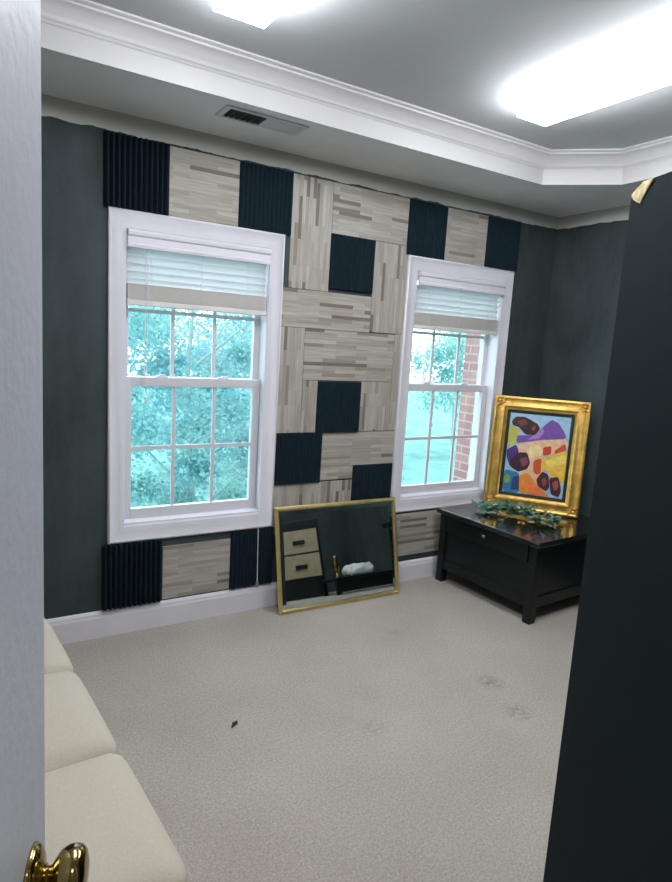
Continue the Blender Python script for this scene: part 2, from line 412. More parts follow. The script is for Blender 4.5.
def make_window(n, dx):
    root = bpy.data.objects.new('window_%d' % n, None); COL.objects.link(root); root.location = (dx, 0, 0); root.empty_display_size = .05
    struct(root, 'white double-hung window over the sofa end of the wall' if n == 1 else 'white double-hung window beside the gilt-framed painting')
    # picture-frame casing: outer edge .257-1.188, .499-2.164
    prof = [(0, .0005), (0, .012), (.004, .018), (.012, .021), (.016, .017), (.060, .016), (.068, .013), (.080, .012), (.0855, .008), (.0855, .0005)]
    autosmooth(obj('casing', wall_rect_ring(.2575, 1.188, .499, 2.1635, prof), white_trim, root), 50)
    # jamb lining, 20 mm boards round the opening
    jb = wall_rect_ring(OX0-.011, OX1+.011, OZ0-.011, OZ1+.011, [(0, 0), (.011, 0), (.011, -.165), (0, -.165)])
    obj('jamb', jb, white_trim, root)
    bm = bmesh.new(); box(bm, OX0, OX1, .004, .10, OZ0, OZ0+.012)
    for v in bm.verts:
        if v.co.z > OZ0+.006 and v.co.y > .05: v.co.z += .014
    obj('sill', bm, white_trim, root)
    def sash(name, x0, x1, z0, z1, y0, y1, stile, top, bot, rows):
        bm = bmesh.new()
        box(bm, x0, x0+stile, y0, y1, z0, z1, .003); box(bm, x1-stile, x1, y0, y1, z0, z1, .003)
        box(bm, x0+stile-.001, x1-stile+.001, y0, y1, z1-top, z1, .003); box(bm, x0+stile-.001, x1-stile+.001, y0, y1, z0, z0+bot, .003)
        s = obj(name, bm, sash_white, root)
        gx0, gx1, gz0, gz1 = x0+stile, x1-stile, z0+bot, z1-top; ym = (y0+y1)/2
        bm = bmesh.new()
        for k in (1, 2):
            x = gx0+(gx1-gx0)*k/3; box(bm, x-.0095, x+.0095, ym-.006, ym+.004, gz0, gz1)
        for k in range(1, rows):
            z = gz0+(gz1-gz0)*k/rows; box(bm, gx0, gx1, ym-.0065, ym+.0035, z-.0095, z+.0095)
        obj('grille', bm, sash_white, s)
        obj('glass_pane', B(gx0-.004, gx1+.004, ym+.006, ym+.010, gz0-.004, gz1+.004), glass, s)
        return s
    up = sash('upper_sash', OX0+.002, OX1-.002, 1.315, OZ1-.002, .088, .122, .032, .04, .045, 2)
    lo = sash('lower_sash', OX0+.002, OX1-.002, OZ0+.014, 1.358, .050, .084, .042, .048, .058, 2)
    for x in (OX0+.2, OX1-.22):     # sash locks on the meeting rail
        bm = bmesh.new(); box(bm, x-.03, x+.03, .052, .082, 1.358, 1.366, .003); box(bm, x-.012, x+.022, .058, .072, 1.366, 1.374, .003)
        obj('sash_lock', bm, white_trim, lo)
    # side track of the upper sash, the darker channel seen beside it
    obj('side_track', B(OX1-.006, OX1, .087, .124, 1.36, OZ1), sash_white, root)
    return root
make_window(1, 0); make_window(2, WDX)

def make_blind(dx, label, cord):
    t = thing('window_blind', label, 'window blind', (dx+(OX0+OX1)/2, .03, 1.715), 0, None)
    ox, oy, oz = -(OX0+OX1)/2, -.03, -1.715
    def loc(bm):
        bmesh.ops.translate(bm, verts=bm.verts[:], vec=(ox, oy, oz)); return bm
    a, b = OX0+.004, OX1-.004
    # valance: stepped moulding across the head of the opening
    pr = [(-.022, 1.988), (-.030, 1.990), (-.032, 2.002), (-.026, 2.012), (-.026, 2.040), (-.034, 2.047), (-.036, 2.062), (-.034, 2.072), (-.012, 2.072), (-.012, 1.988)]
    bm = bmesh.new(); R = [[bm.verts.new((x, y, z)) for y, z in pr] for x in (a, b)]
    for k in range(len(pr)): bm.faces.new((R[0][k], R[1][k], R[1][(k+1) % len(pr)], R[0][(k+1) % len(pr)]))
    bm.faces.new(R[0]); bm.faces.new(R[1][::-1])
    obj('valance', loc(bm), white_trim, t)
    # open slats, tilted
    bm = bmesh.new()
    for k in range(5):
        z = 1.972 - k*.036
        M = Matrix.Translation(((a+b)/2, .022, z)) @ Matrix.Rotation(math.radians(-62), 4, 'X')
        box(bm, -(b-a)/2+.006, (b-a)/2-.006, -.022, .022, -.0013, .0013, M=M)
    obj('slats', loc(bm), blind_mat, t)
    # gathered slats and the bottom rail
    bm = bmesh.new()
    for k in range(15):
        z = 1.745 + k*.0052
        dy = random.uniform(-.0025, .0025)
        box(bm, a+.004, b-.004, -.001+dy, .047+dy, z, z+.0032)
    obj('gathered_slats', loc(bm), blind_stack_mat, t)
    obj('bottom_rail', loc(B(a+.002, b-.002, -.003, .049, 1.717, 1.743, .004)), blind_stack_mat, t)
    for x in (a+.12, (a+b)/2, b-.12):
        obj('ladder_string', loc(tube(bmesh.new(), [(x, -.004, 1.99), (x, -.005, 1.86), (x, -.006, 1.72)], .0012, 5)), cord_mat, t)
    if cord:
        for x, z in ((.436, 1.40), (.446, 1.262)):
            obj('tilt_cord', loc(tube(bmesh.new(), [(x, -.004, 1.99), (x+.001, -.006, (1.99+z)/2), (x, -.006, z)], .0016, 6)), cord_mat, t)
            obj('tassel', loc(lathe(bmesh.new(), [(.0025, 0), (.006, -.004), (.0085, -.022), (.0085, -.03), (.003, -.034)], Matrix.Translation((x, -.006, z)), 12)), cord_mat, t)
        x = 1.088
        obj('lift_cord', loc(tube(bmesh.new(), [(x-.004, -.034, 1.99), (x, -.037, 1.5), (x+.001, -.036, 1.0), (x, -.034, .55), (x+.001, -.043, .32), (x+.003, -.046, .185)], .0022, 6)), cord_mat, t)
        obj('tassel', loc(lathe(bmesh.new(), [(.003, 0), (.007, -.004), (.010, -.024), (.010, -.036), (.004, -.04)], Matrix.Translation((x+.003, -.046, .188)), 12)), simple('clear_grey_tassel', lin(130, 134, 138), .25), t)
    return t
make_blind(0, 'white slatted blind drawn up in the left window, with hanging cords', True)
make_blind(WDX, 'white slatted blind drawn up in the right window beside the painting', False)

# ------------------------------------------------------------------ wall panels
def foam_panel(x, z, w, h, label, peak=.021, group='black acoustic foam tiles on the window wall'):
    n = 12; base = .012
    prof = [(0, 0)]
    for k in range(n):
        prof += [(w*k/n, base), (w*(k+.42)/n, peak), (w*(k+.58)/n, peak)]
    prof += [(w, base), (w, 0)]
    # drop a doubled point
    bm = bmesh.new()
    lo = [bm.verts.new((px, -py, 0)) for px, py in prof]; hi = [bm.verts.new((px, -py, h)) for px, py in prof]
    m = len(prof)
    for k in range(m): bm.faces.new((lo[k], lo[(k+1) % m], hi[(k+1) % m], hi[k]))
    bm.faces.new(lo[::-1]); bm.faces.new(hi)
    o = obj('foam_panel', bm, foam_mat); o.location = (x, -.0005, z)
    return tag(o, label, 'acoustic foam panel', group)

def wood_panel(x0, x1, z0, z1, vert, label, group='grey plank-look panels on the window wall'):
    bm = B(0, x1-x0, -.006, 0, 0, z1-z0, .0012, 1)
    uvl = bm.loops.layers.uv.new('UVMap'); ou, ov = random.uniform(0, 20), random.randint(0, 400)*.0215
    for f in bm.faces:
        for l in f.loops:
            c = l.vert.co; l[uvl].uv = ((c.z+ou, c.x+ov) if vert else (c.x+ou, c.z+ov))
    o = obj('plank_panel', bm, mosaic); o.location = (x0, -.0005, z0)
    return tag(o, label, 'wall panel', group)

T = HD-.012
foam_panel(.238, 2.165, .304, T-2.165, 'black ridged foam tile over the left end of the left window', .036)
foam_panel(.915, 2.165, .307, T-2.165, 'black foam tile over the right end of the left window')
foam_panel(2.026, 2.165, .303, T-2.165, 'black foam tile over the left end of the right window')
foam_panel(2.691, 2.165, .304, T-2.165, 'black foam tile over the right end of the right window')
foam_panel(1.484, 1.906, .305, .306, 'black square foam tile high in the middle of the plank panels')
foam_panel(1.449, 1.054, .306, .306, 'black square foam tile in the middle of the lower plank panels')
foam_panel(1.194, .750, .303, .303, 'black square foam tile touching the right edge of the left window')
foam_panel(1.736, .533, .304, .305, 'black foam tile just above the right end of the leaning mirror')
foam_panel(.232, .150, .306, .345, 'black ridged foam tile under the left end of the left window', .036)
foam_panel(.934, .150, .268, .345, 'black foam tile behind the hanging cord, under the left window')
foam_z = .150
wood_panel(.546, .912, 2.166, T, False, 'grey plank panel between two foam tiles over the left window')
wood_panel(2.332, 2.688, 2.166, T, False, 'grey plank panel between two foam tiles over the right window')
wood_panel(1.223, 1.482, 1.884, T, True, 'tall upright-grain plank panel right of the left window, under the soffit')
wood_panel(1.484, 2.025, 2.214, T, False, 'wide level-grain plank panel over the highest foam square, under the soffit')
wood_panel(1.792, 2.040, 1.672, 2.212, True, 'tall upright-grain plank panel right of the highest foam square')
wood_panel(1.190, 1.790, 1.668, 1.882, False, 'level-grain plank panel just below the highest foam square')
wood_panel(1.190, 1.344, 1.056, 1.666, True, 'narrow tall upright-grain plank panel along the right side of the left window')
wood_panel(1.346, 1.447, 1.056, 1.367, True, 'short upright-grain plank panel on the left of the lone middle foam square')
wood_panel(1.346, 1.985, 1.369, 1.666, False, 'wide level-grain plank panel just above the lone middle foam square')
wood_panel(1.987, 2.040, 1.056, 1.670, True, 'thin upright plank strip along the left side of the right window')
wood_panel(1.757, 1.985, 1.056, 1.367, True, 'upright-grain plank panel on the right of the lone middle foam square')
wood_panel(1.499, 2.038, .840, 1.052, False, 'level-grain plank panel just below the lone middle foam square')
wood_panel(1.499, 1.734, .757, .838, False, 'small level-grain plank piece left of the foam tile above the mirror')
wood_panel(1.190, 1.734, .44, .748, True, 'upright-grain plank panel just above the leaning mirror')
wood_panel(.545, .932, .150, .452, False, 'grey plank panel between two foam tiles under the left window')
wood_panel(2.08, 2.66, .185, .485, False, 'grey plank panel under the right window, between mirror and table')

# ------------------------------------------------------------------ ceiling lights and vent
lens_mat = emit_mat('lit_lens', (.93, .95, 1, 1), 33)
def ceiling_light(xc, label):
    y1, L_ = -.965, 1.24
    t = thing('ceiling_light', label, 'ceiling light', (xc, y1-L_/2, HC), 0, 'fluorescent fittings on the tray ceiling')
    hl = L_/2
    obj('housing', B(-.06, .06, -hl+.01, hl-.01, -.035, -.0005, .003), white_trim, t)
    # wraparound lens: shallow trough with slanted sides
    pr = [(-.088, -.003), (-.100, -.030), (-.102, -.072), (-.094, -.085), (.094, -.085), (.102, -.072), (.100, -.030), (.088, -.003)]
    bm = bmesh.new(); R = [[bm.verts.new((x, y, z)) for x, z in pr] for y in (-hl, hl)]
    for k in range(len(pr)-1): bm.faces.new((R[0][k], R[1][k], R[1][k+1], R[0][k+1]))
    bm.faces.new(R[0]); bm.faces.new(R[1][::-1])
    obj('lens', bm, lens_mat, t)
    bm = bmesh.new()
    for s in (-1, 1): box(bm, s*.0885-.002, s*.0885+.002, -hl, hl, -.004, -.0005)
    obj('lens_rim', bm, grille_mat, t)
    return t
ceiling_light(1.984, 'long white lit ceiling fitting nearest the right wall')
ceiling_light(.510, 'long white lit ceiling fitting further left, above the vent')

t = thing('ceiling_vent', 'grey louvred air register in the soffit above the left window', 'air vent', (.875, -.362, H))
bm = bmesh.new()
for (a, b, c, d) in ((-.205, .205, .055, .075), (-.205, .205, -.075, -.055), (-.205, -.178, -.056, .056), (.178, .205, -.056, .056)):
    box(bm, a, b, c, d, -.008, -.0005, .002)
obj('frame', bm, grille_mat, t)
obj('opening', B(-.178, .178, -.055, .055, -.003, -.0005), vent_dark, t)  # dark plate, the shade inside the duct put into its colour
bm = bmesh.new()
for k in range(7):
    M = Matrix.Translation((.0+.012+k*.0245, 0, -.006)) @ Matrix.Rotation(math.radians(25), 4, 'Y')
    box(bm, -.012, .012, -.055, .055, -.0008, .0008, M=M)
obj('louvres', bm, grille_mat, t)
bm = bmesh.new()
for k in range(6): 
    M = Matrix.Translation((-.165+k*.027, 0, -.0065)) @ Matrix.Rotation(math.radians(80), 4, 'Y')
    box(bm, -.003, .003, -.055, .055, -.0006, .0006, M=M)
obj('open_louvres', bm, vent_dark, t)  # blades coloured dark like the plate, as if shaded by the duct

# ------------------------------------------------------------------ door standing open at left
E2, H2 = Vector((-.291, -2.47)), Vector((-.549, -3.19))
dd = (E2-H2); DW = dd.length; dang = math.atan2(dd.y, dd.x)
door = bpy.data.objects.new('door_1', None); COL.objects.link(door); door.location = (H2.x, H2.y, .012); door.rotation_euler = (math.radians(.45), 0, dang)
struct(door, 'grey-white panel door standing open at the left, with a brass knob')
# local: x from hinge to latch edge, y>0 = away from the room view; face towards the room is y=0 side (right of direction)
DH, TH = 2.03, .036
bm = bmesh.new()
box(bm, 0, DW, .006, TH-.006, 0, DH)
for x0, x1, z0, z1 in ((0, .165, 0, DH), (DW-.165, DW, 0, DH), (.165, DW-.165, 0, .2), (.165, DW-.165, DH-.12, DH), (.165, DW-.165, .86, 1.02), (.165, DW-.165, 1.56, 1.66), (DW/2-.045, DW/2+.045, .2, DH-.12)):
    box(bm, x0, x1, 0, TH, z0, z1, .0015, 1)
obj('door_leaf', bm, door_mat, door)
kz, kx = .999-.012, DW-.062
def knob_set(sgn, y):
    M = Matrix.Translation((kx, y, kz)) @ Matrix.Rotation(sgn*PI/2, 4, 'X')
    k = obj('door_knob', lathe(bmesh.new(), [(.009, .004), (.0095, .016), (.010, .021), (.016, .024), (.0235, .029), (.0275, .036), (.0285, .043), (.027, .050), (.022, .055), (.012, .058), (.004, .0585)], M), brass, door, True)
    obj('rose', lathe(bmesh.new(), [(.033, 0), (.033, .003), (.030, .007), (.022, .011), (.014, .013), (.011, .016)], M), brass, k, True)
knob_set(1, -.0002); knob_set(-1, TH+.0002)
obj('latch_plate', B(DW, DW+.001, .006, TH-.006, kz-.028, kz+.028), brass, door)
bm = bmesh.new()   # casing round the doorway behind the viewer
struct(obj('trim_3', wall_with_holes(-.65, .38, YB, YB+.018, 0, 2.14, [(-.56, .29, -.001, 2.05)]), white_trim), 'white casing round the doorway')

# ------------------------------------------------------------------ sofa along the left wall
ang = math.radians(5.3)
sofa = thing('sofa', 'cream linen sofa with square seat cushions along the left wall', 'sofa', (-.024, -1.29, 0), ang)
# local x: 0 = front edge, negative to the back; local y along the sofa
def ly(Y): return (Y+1.29)/math.cos(ang)
ends = [-.10, -.54, -1.03, -1.53, -2.04]
obj('base', B(-.86, -.02, ly(-2.22), ly(-.10), .09, .27, .02), sofa_mat, sofa)
for a, b in zip(ends, ends[1:]):
    autosmooth(obj('seat_cushion', cushion(bmesh.new(), -.70, .006, ly(b)+.001, ly(a)-.001, .272, .425, .042, .026), sofa_mat, sofa), 60)
autosmooth(obj('arm', cushion(bmesh.new(), -.84, .022, ly(-2.235), ly(-2.043), .272, .432, .045, .012), sofa_mat, sofa), 60)
autosmooth(obj('backrest', cushion(bmesh.new(), -.87, -.66, ly(-2.03), ly(-.11), .30, .84, .06, .02), sofa_mat, sofa), 60)
for x in (-.80, -.09):
    for y in (ly(-2.15), ly(-.17)):
        obj('leg', tube(bmesh.new(), [(x, y, 0), (x, y, .095)], [.018, .026], 14), espresso, sofa)

# ------------------------------------------------------------------ mirror leaning under the windows
def rect_frame(w, h, prof):
    """picture frame in local x (width), z (height); profile (inward offset, forward depth)"""
    bm = sweep_ring([(0, 0), (w, 0), (w, h), (0, h)], prof, True)
    return to_wall(bm)
ML = Vector((1.190, -.158, 0)); MR = Vector((2.058, -.178, 0)); mw = (MR-ML).length
myaw = math.atan2(MR.y-ML.y, MR.x-ML.x); mh = .632; lean = math.radians(12.2)
mir = thing('mirror', 'brass-framed wide mirror leaning on the plank wall between the windows', 'mirror', ML)
mir.rotation_euler = (-lean, 0, myaw)
fp = [(0, -.010), (0, -.007), (.003, -.005), (.017, .009), (.020, .009), (.023, .004), (.026, -.002), (.026, -.010)]
autosmooth(obj('frame', rect_frame(mw, mh, fp), mirror_brass, mir), 30)
obj('backing', B(.01, mw-.01, .0085, .0098, .01, mh-.01), espresso, mir)
bm = bmesh.new()
i0, i1 = .025, .050
def q4(x0, x1, z0, z1, y): return [bm.verts.new(p) for p in ((x0, y, z0), (x1, y, z0), (x1, y, z1), (x0, y, z1))]
ou = q4(i0, mw-i0, i0, mh-i0, .0058); inn = q4(i1, mw-i1, i1, mh-i1, .0024); bk = q4(i0, mw-i0, i0, mh-i0, .0082)
bm.faces.new(inn)
for k in range(4):
    bm.faces.new((ou[k], ou[(k+1) % 4], inn[(k+1) % 4], inn[k])); bm.faces.new((ou[k], bk[k], bk[(k+1) % 4], ou[(k+1) % 4]))
bm.faces.new(bk[::-1])
obj('bevelled_glass', bm, mirror_glass, mir)

# ------------------------------------------------------------------ low square table in the corner
TZ = .52; ta = math.radians(3.6)
tab = thing('coffee_table', 'low square dark espresso wood table in the corner, glossy top', 'table', (2.446, -.069, 0), ta)
LX, LY = .80, .802
# local: x to the right, y negative towards the camera
obj('table_top', B(-.034, LX+.02, -LY-.030, .012, TZ-.032, TZ, .006), espresso_top, tab)
for x in (0, LX-.055):
    for y in (-LY, -.055):
        obj('leg', B(x, x+.055, y, y+.055, 0, TZ-.032, .004), espresso, tab)
for nm, b in (('front', (.008, .030, -LY+.055, -.055)), ('back', (LX-.030, LX-.008, -LY+.055, -.055)), ('end', (.055, LX-.055, -LY+.008, -LY+.030)), ('far', (.055, LX-.055, -.030, -.008))):
    x0, x1, y0, y1 = b
    ix = .008 if nm == 'front' else 0; iy = .008 if nm == 'end' else 0
    obj('side_panel', B(x0+ix, x1-(.004 if nm in ('front', 'back') else 0), y0+iy, y1-(.004 if nm in ('end', 'far') else 0), .16, TZ-.032), espresso, tab)
    obj('rail', B(x0, x1, y0, y1, .095, .165, .003), espresso, tab)
# drawer across the left face, with its knob
dr = obj('drawer', B(-.004, .016, -LY+.062, -.062, TZ-.150, TZ-.045, .003), espresso, tab)
M = Matrix.Translation((-.0035, -.41, TZ-.085)) @ Matrix.Rotation(-PI/2, 4, 'Y')
obj('drawer_knob', lathe(bmesh.new(), [(.005, 0), (.005, .010), (.011, .014), (.013, .020), (.010, .025), (.003, .027)], M, 16), simple('dull_steel', lin(150, 150, 150), .3, metal=1), dr, True)
obj('shelf', B(.03, LX-.03, -LY+.03, -.03, .105, .125), espresso, tab)

# ------------------------------------------------------------------ framed painting on the table, leaning into the corner
pw, ph = .628, .786
pyaw, plean = -.905, math.radians(6.5)
pic = thing('framed_painting', 'colourful figure painting in a wide gilt frame, standing on the dark table', 'painting', (2.797, -.116, TZ+.0025))
pic.rotation_euler = (-plean, 0, pyaw)
gp = [(0, -.020), (0, .012), (.004, .022), (.014, .026), (.022, .022), (.026, .016), (.034, .014), (.052, .018), (.062, .024), (.070, .024), (.078, .016), (.084, .012), (.092, .010), (.094, .004), (.094, -.020)]
autosmooth(obj('gilt_frame', rect_frame(pw, ph, gp), gold, pic), 35)
# carved corner and mid-rail ornament
def ornament(cx, cz, s, rot):
    bm = bmesh.new()
    for k in range(7):
        a = rot+(k-3)*.42; rr = s*(.9 if k % 2 == 0 else .6)
        c = Vector((cx+math.cos(a)*rr, -.022, cz+math.sin(a)*rr))
        r_ = bmesh.ops.create_uvsphere(bm, u_segments=10, v_segments=6, radius=1)
        M = Matrix.Translation(c) @ Matrix.Rotation(-a, 4, 'Y') @ Matrix.Diagonal((s*.42, .007, s*.16, 1))
        bmesh.ops.transform(bm, matrix=M, verts=r_['verts'])
    r_ = bmesh.ops.create_uvsphere(bm, u_segments=12, v_segments=8, radius=1)
    bmesh.ops.transform(bm, matrix=Matrix.Translation((cx, -.022, cz)) @ Matrix.Diagonal((s*.35, .011, s*.35, 1)), verts=r_['verts'])
    return bm
for cx, cz, rot in ((.036, .036, PI/4), (pw-.036, .036, 3*PI/4), (pw-.036, ph-.036, -3*PI/4), (.036, ph-.036, -PI/4)):
    obj('corner_ornament', ornament(cx, cz, .034, rot), gold, pic, True)
# green-black inner liner
lp = [(0, -.015), (0, .006), (.005, .008), (.020, .005), (.022, -.002), (.022, -.015)]
bm = to_wall(sweep_ring([(.093, .093), (pw-.093, .093), (pw-.093, ph-.093), (.093, ph-.093)], lp, True))
obj('liner', bm, liner_mat, pic)
ART = [((190, 190, 90), [(0.0, 0.86), (0.191, 0.791), (0.161, 0.615), (0.0, 0.561)]), ((120, 80, 160), [(0.145, 0.656), (0.158, 0.723), (0.425, 0.742), (0.555, 0.849), (0.684, 0.955), (0.811, 0.915), (0.929, 0.793), (0.957, 0.738), (0.495, 0.681), (0.17, 0.624)]), ((165, 130, 190), [(0.406, 0.732), (0.556, 0.841), (0.593, 0.799), (0.512, 0.707), (0.33, 0.677)]), ((235, 190, 150), [(0.162, 0.607), (0.495, 0.685), (0.968, 0.734), (1.0, 0.602), (0.603, 0.49), (0.647, 0.309), (0.562, 0.167), (0.573, 0.083), (0.452, 0.209), (0.281, 0.229), (0.2, 0.459)]), ((240, 215, 160), [(0.304, 0.551), (0.502, 0.631), (0.592, 0.572), (0.59, 0.505), (0.422, 0.442)]), ((60, 30, 30), [(0.034, 0.888), (0.089, 0.949), (0.254, 0.959), (0.469, 0.884), (0.517, 0.83), (0.446, 0.743), (0.281, 0.74), (0.167, 0.822), (0.061, 0.84)]), ((115, 58, 45), [(0.117, 0.893), (0.246, 0.939), (0.306, 0.873), (0.208, 0.829)]), ((140, 80, 60), [(0.369, 0.828), (0.426, 0.865), (0.445, 0.833), (0.409, 0.786)]), ((75, 50, 120), [(0.003, 0.528), (0.151, 0.606), (0.215, 0.511), (0.152, 0.422), (0.21, 0.291), (0.079, 0.332), (0.013, 0.445)]), ((60, 120, 165), [(0.0, 0.283), (0.256, 0.261), (0.298, 0.008), (0.0, 0.0)]), ((35, 70, 110), [(0.158, 0.202), (0.26, 0.227), (0.291, 0.059), (0.136, 0.029)]), ((120, 170, 90), [(0.01, 0.19), (0.059, 0.231), (0.116, 0.199), (0.112, 0.138), (0.052, 0.108), (0.006, 0.138)]), ((62, 36, 46), [(0.071, 0.399), (0.205, 0.51), (0.35, 0.521), (0.418, 0.392), (0.376, 0.313), (0.234, 0.268), (0.102, 0.317)]), ((130, 70, 90), [(0.236, 0.428), (0.356, 0.471), (0.384, 0.381), (0.294, 0.332)]), ((235, 140, 60), [(0.26, 0.227), (0.402, 0.273), (0.566, 0.133), (0.79, 0.016), (0.773, 0.0), (0.287, 0.011)]), ((240, 120, 70), [(0.356, 0.133), (0.5, 0.162), (0.727, 0.019), (0.52, 0.001)]), ((235, 190, 70), [(0.605, 0.473), (1.0, 0.602), (1.0, 0.338), (0.994, 0.186), (0.756, 0.267), (0.684, 0.345), (0.616, 0.307)]), ((245, 215, 110), [(0.65, 0.443), (0.984, 0.551), (0.99, 0.436), (0.723, 0.365)]), ((205, 70, 45), [(0.598, 0.605), (0.728, 0.631), (0.741, 0.533), (0.612, 0.499)]), ((200, 80, 50), [(0.786, 0.578), (0.945, 0.68), (0.977, 0.6), (0.801, 0.541)]), ((205, 85, 40), [(0.465, 0.429), (0.595, 0.472), (0.608, 0.289), (0.55, 0.259), (0.483, 0.296)]), ((80, 35, 42), [(0.547, 0.2), (0.627, 0.307), (0.734, 0.282), (0.777, 0.117), (0.721, 0.07), (0.589, 0.118)]), ((155, 72, 72), [(0.63, 0.206), (0.697, 0.246), (0.729, 0.164), (0.672, 0.122)]), ((72, 38, 40), [(0.751, 0.233), (0.9, 0.27), (0.97, 0.099), (0.936, 0.015), (0.808, 0.043)]), ((170, 84, 76), [(0.809, 0.187), (0.896, 0.228), (0.92, 0.129), (0.854, 0.086)])]
def paint(c): return simple('paint_%d_%d_%d' % c, lin(*c), .45, var=.16, scale=30)
def smooth_poly(P, it=2):
    for _ in range(it):
        Q = []
        for i in range(len(P)):
            a, b = P[i], P[(i+1) % len(P)]
            Q += [(a[0]*.87+b[0]*.13, a[1]*.87+b[1]*.13), (a[0]*.13+b[0]*.87, a[1]*.13+b[1]*.87)]
        P = Q
    return P
c0, c1, d0, d1 = .113, pw-.113, .113, ph-.113
bm = bmesh.new(); box(bm, c0-.004, c1+.004, -.0005, .012, d0-.004, d1+.004)
mats = [paint((160, 195, 222))]
for i, (c, P) in enumerate(ART):
    mats.append(paint(c)); y = -.0008-.00012*i
    vs = [bm.verts.new((c0+u*(c1-c0), y, d0+v*(d1-d0))) for u, v in smooth_poly(P)]
    es = [bm.edges.new((vs[k], vs[(k+1) % len(vs)])) for k in range(len(vs))]
    r_ = bmesh.ops.triangle_fill(bm, edges=es, use_beauty=True)
    for f in r_['geom']:
        if isinstance(f, bmesh.types.BMFace): f.material_index = i+1
obj('canvas', bm, mats, pic)

# ------------------------------------------------------------------ leafy spray lying on the table
gl = [leaf_mat('spray_leaf', lin(104, 142, 124), .2), leaf_mat('spray_leaf_pale', lin(188, 196, 160), .2)]
spray = thing('leaf_spray', 'loose spray of grey-green leaves lying on the table before the painting', 'greenery', (2.79, -.45, TZ))
stem_pts = [Vector(p) for p in ((-.13, .20, .010), (-.05, .14, .014), (0, .03, .016), (.02, -.07, .016), (.06, -.16, .012), (.06, -.24, .007))]
smat = simple('spray_stem', lin(80, 84, 60), .7)
obj('stem', tube(bmesh.new(), stem_pts, .003, 6), smat, spray)
bs = bmesh.new(); bl = bmesh.new(); bp_ = bmesh.new()
def leaf(bm, base, d, L, W):
    d = d.normalized(); s = d.cross(Vector((0, 0, 1)))
    if s.length < .1: s = Vector((1, 0, 0))
    s.normalize(); s = (s + Vector((0, 0, random.uniform(-.6, .6)))).normalized(); n = s.cross(d)
    pts = [base, base+d*L*.3+s*W*.5, base+d*L*.65+s*W*.42, base+d*L - n*L*.12, base+d*L*.65-s*W*.42, base+d*L*.3-s*W*.5]
    mid = base+d*L*.5+n*W*.12
    vs = [bm.verts.new((p.x, p.y, max(p.z, .002))) for p in pts]; m_ = bm.verts.new((mid.x, mid.y, max(mid.z, .003)))
    for k in range(6): bm.faces.new((vs[k], vs[(k+1) % 6], m_))
rng = random.Random(3)
for i in range(60):
    t_ = (i+.5)/60*(len(stem_pts)-1); k = int(t_); f = t_-k
    p = stem_pts[k].lerp(stem_pts[min(k+1, 5)], f)
    a = rng.uniform(0, 2*PI); el = rng.uniform(.0, .8)
    if 18 < i < 42: el += .5
    d = Vector((math.cos(a)*math.cos(el), math.sin(a)*math.cos(el), math.sin(el)))
    q = p + d*rng.uniform(.05, .10)
    tube(bs, [p, p.lerp(q, .5)+Vector((0, 0, .006)), q], [.0018, .0014, .001], 5)
    for j in range(5):
        base = p.lerp(q, .3+.7*j/4); a2 = a + (1 if j % 2 else -1)*rng.uniform(.3, 1.1)
        leaf(bp_ if (i*5+j) % 11 == 0 else bl, base, Vector((math.cos(a2), math.sin(a2), rng.uniform(-.1, .6))), rng.uniform(.04, .065), rng.uniform(.02, .032))
obj('twigs', bs, smat, spray); obj('leaves', bl, gl[0], spray); obj('pale_leaves', bp_, gl[1], spray)

# ------------------------------------------------------------------ what the mirror shows: things along the dark wall behind the viewer's right
tan = simple('tan_wood_box', lin(172, 156, 128), .55, var=.12, scale=14)
t = thing('drawer_unit', 'tall black unit with two tan drawers seen reflected in the mirror', 'drawer unit', (2.35, -2.30, 0), .42)
obj('body', B(-.215, .215, -.36, 0, .0, .76, .004), espresso, t)
for z in (.20, .44):
    d_ = obj('drawer', B(-.19, .19, 0, .018, z, z+.225, .004), tan, t); d_['label'] = 'tan drawer front'
    obj('handle', B(-.06, .06, .018, .036, z+.085, z+.125, .005), espresso, d_)
t = thing('low_bench', 'low black wooden bench seen reflected in the mirror under the white bag', 'bench', (2.88, -1.94, 0), 0)
obj('seat', B(-.45, .45, -.17, .17, .115, .15, .006), espresso, t)
for sx in (-1, 1):
    for sy in (-1, 1): obj('leg', B(sx*.42-.02, sx*.42+.02, sy*.14-.02, sy*.14+.02, 0, .115, .003), espresso, t)
obj('front_panel', B(-.40, .40, .130, .150, .02, .115, .003), espresso, t)
t = thing('laundry_bag', 'white crumpled bag on the low black bench seen reflected in the mirror', 'bag', (2.74, -1.89, .15))
bm = cushion(bmesh.new(), -.14, .14, -.09, .09, .0, .085, .035, .02)
for v in bm.verts:
    h_ = math.sin(v.co.x*37+v.co.y*23)*math.cos(v.co.y*41+v.co.z*31)
    if v.co.z > .02: v.co += Vector((h_*.008, h_*.006, h_*.010))
obj('sack', bm, simple('white_bag', lin(226, 228, 226), .6, var=.1, scale=20), t, True)
bm = bmesh.new(); tube(bm, [(.10, 0, .07), (.13, .02, .10), (.15, .01, .08), (.13, -.01, .05)], .012, 8)
obj('knot', bm, cord_mat, t, True)
o = obj('brass_vase', lathe(bmesh.new(), [(.03, 0), (.034, .01), (.02, .03), (.026, .08), (.030, .12), (.018, .17), (.022, .205), (.016, .206)]), brass, None, True)
o.location = (2.505, -1.88, .15); tag(o, 'small slim brass vase on the low bench seen reflected in the mirror', 'vase')

# a dark scrap of lint lying on the carpet
bm = bmesh.new(); tube(bm, [(-.022, -.016, .004), (-.006, .0, .008), (.008, .006, .006), (.016, .018, .004)], [.002, .008, .006, .002], 7)
for v in bm.verts: v.co.z = max(v.co.z, .0005)
o = obj('lint_scrap', bm, simple('dark_lint', lin(52, 46, 46), .9)); o.location = (.574, -1.012, 0)
tag(o, 'small dark scrap lying on the carpet left of centre', 'scrap')

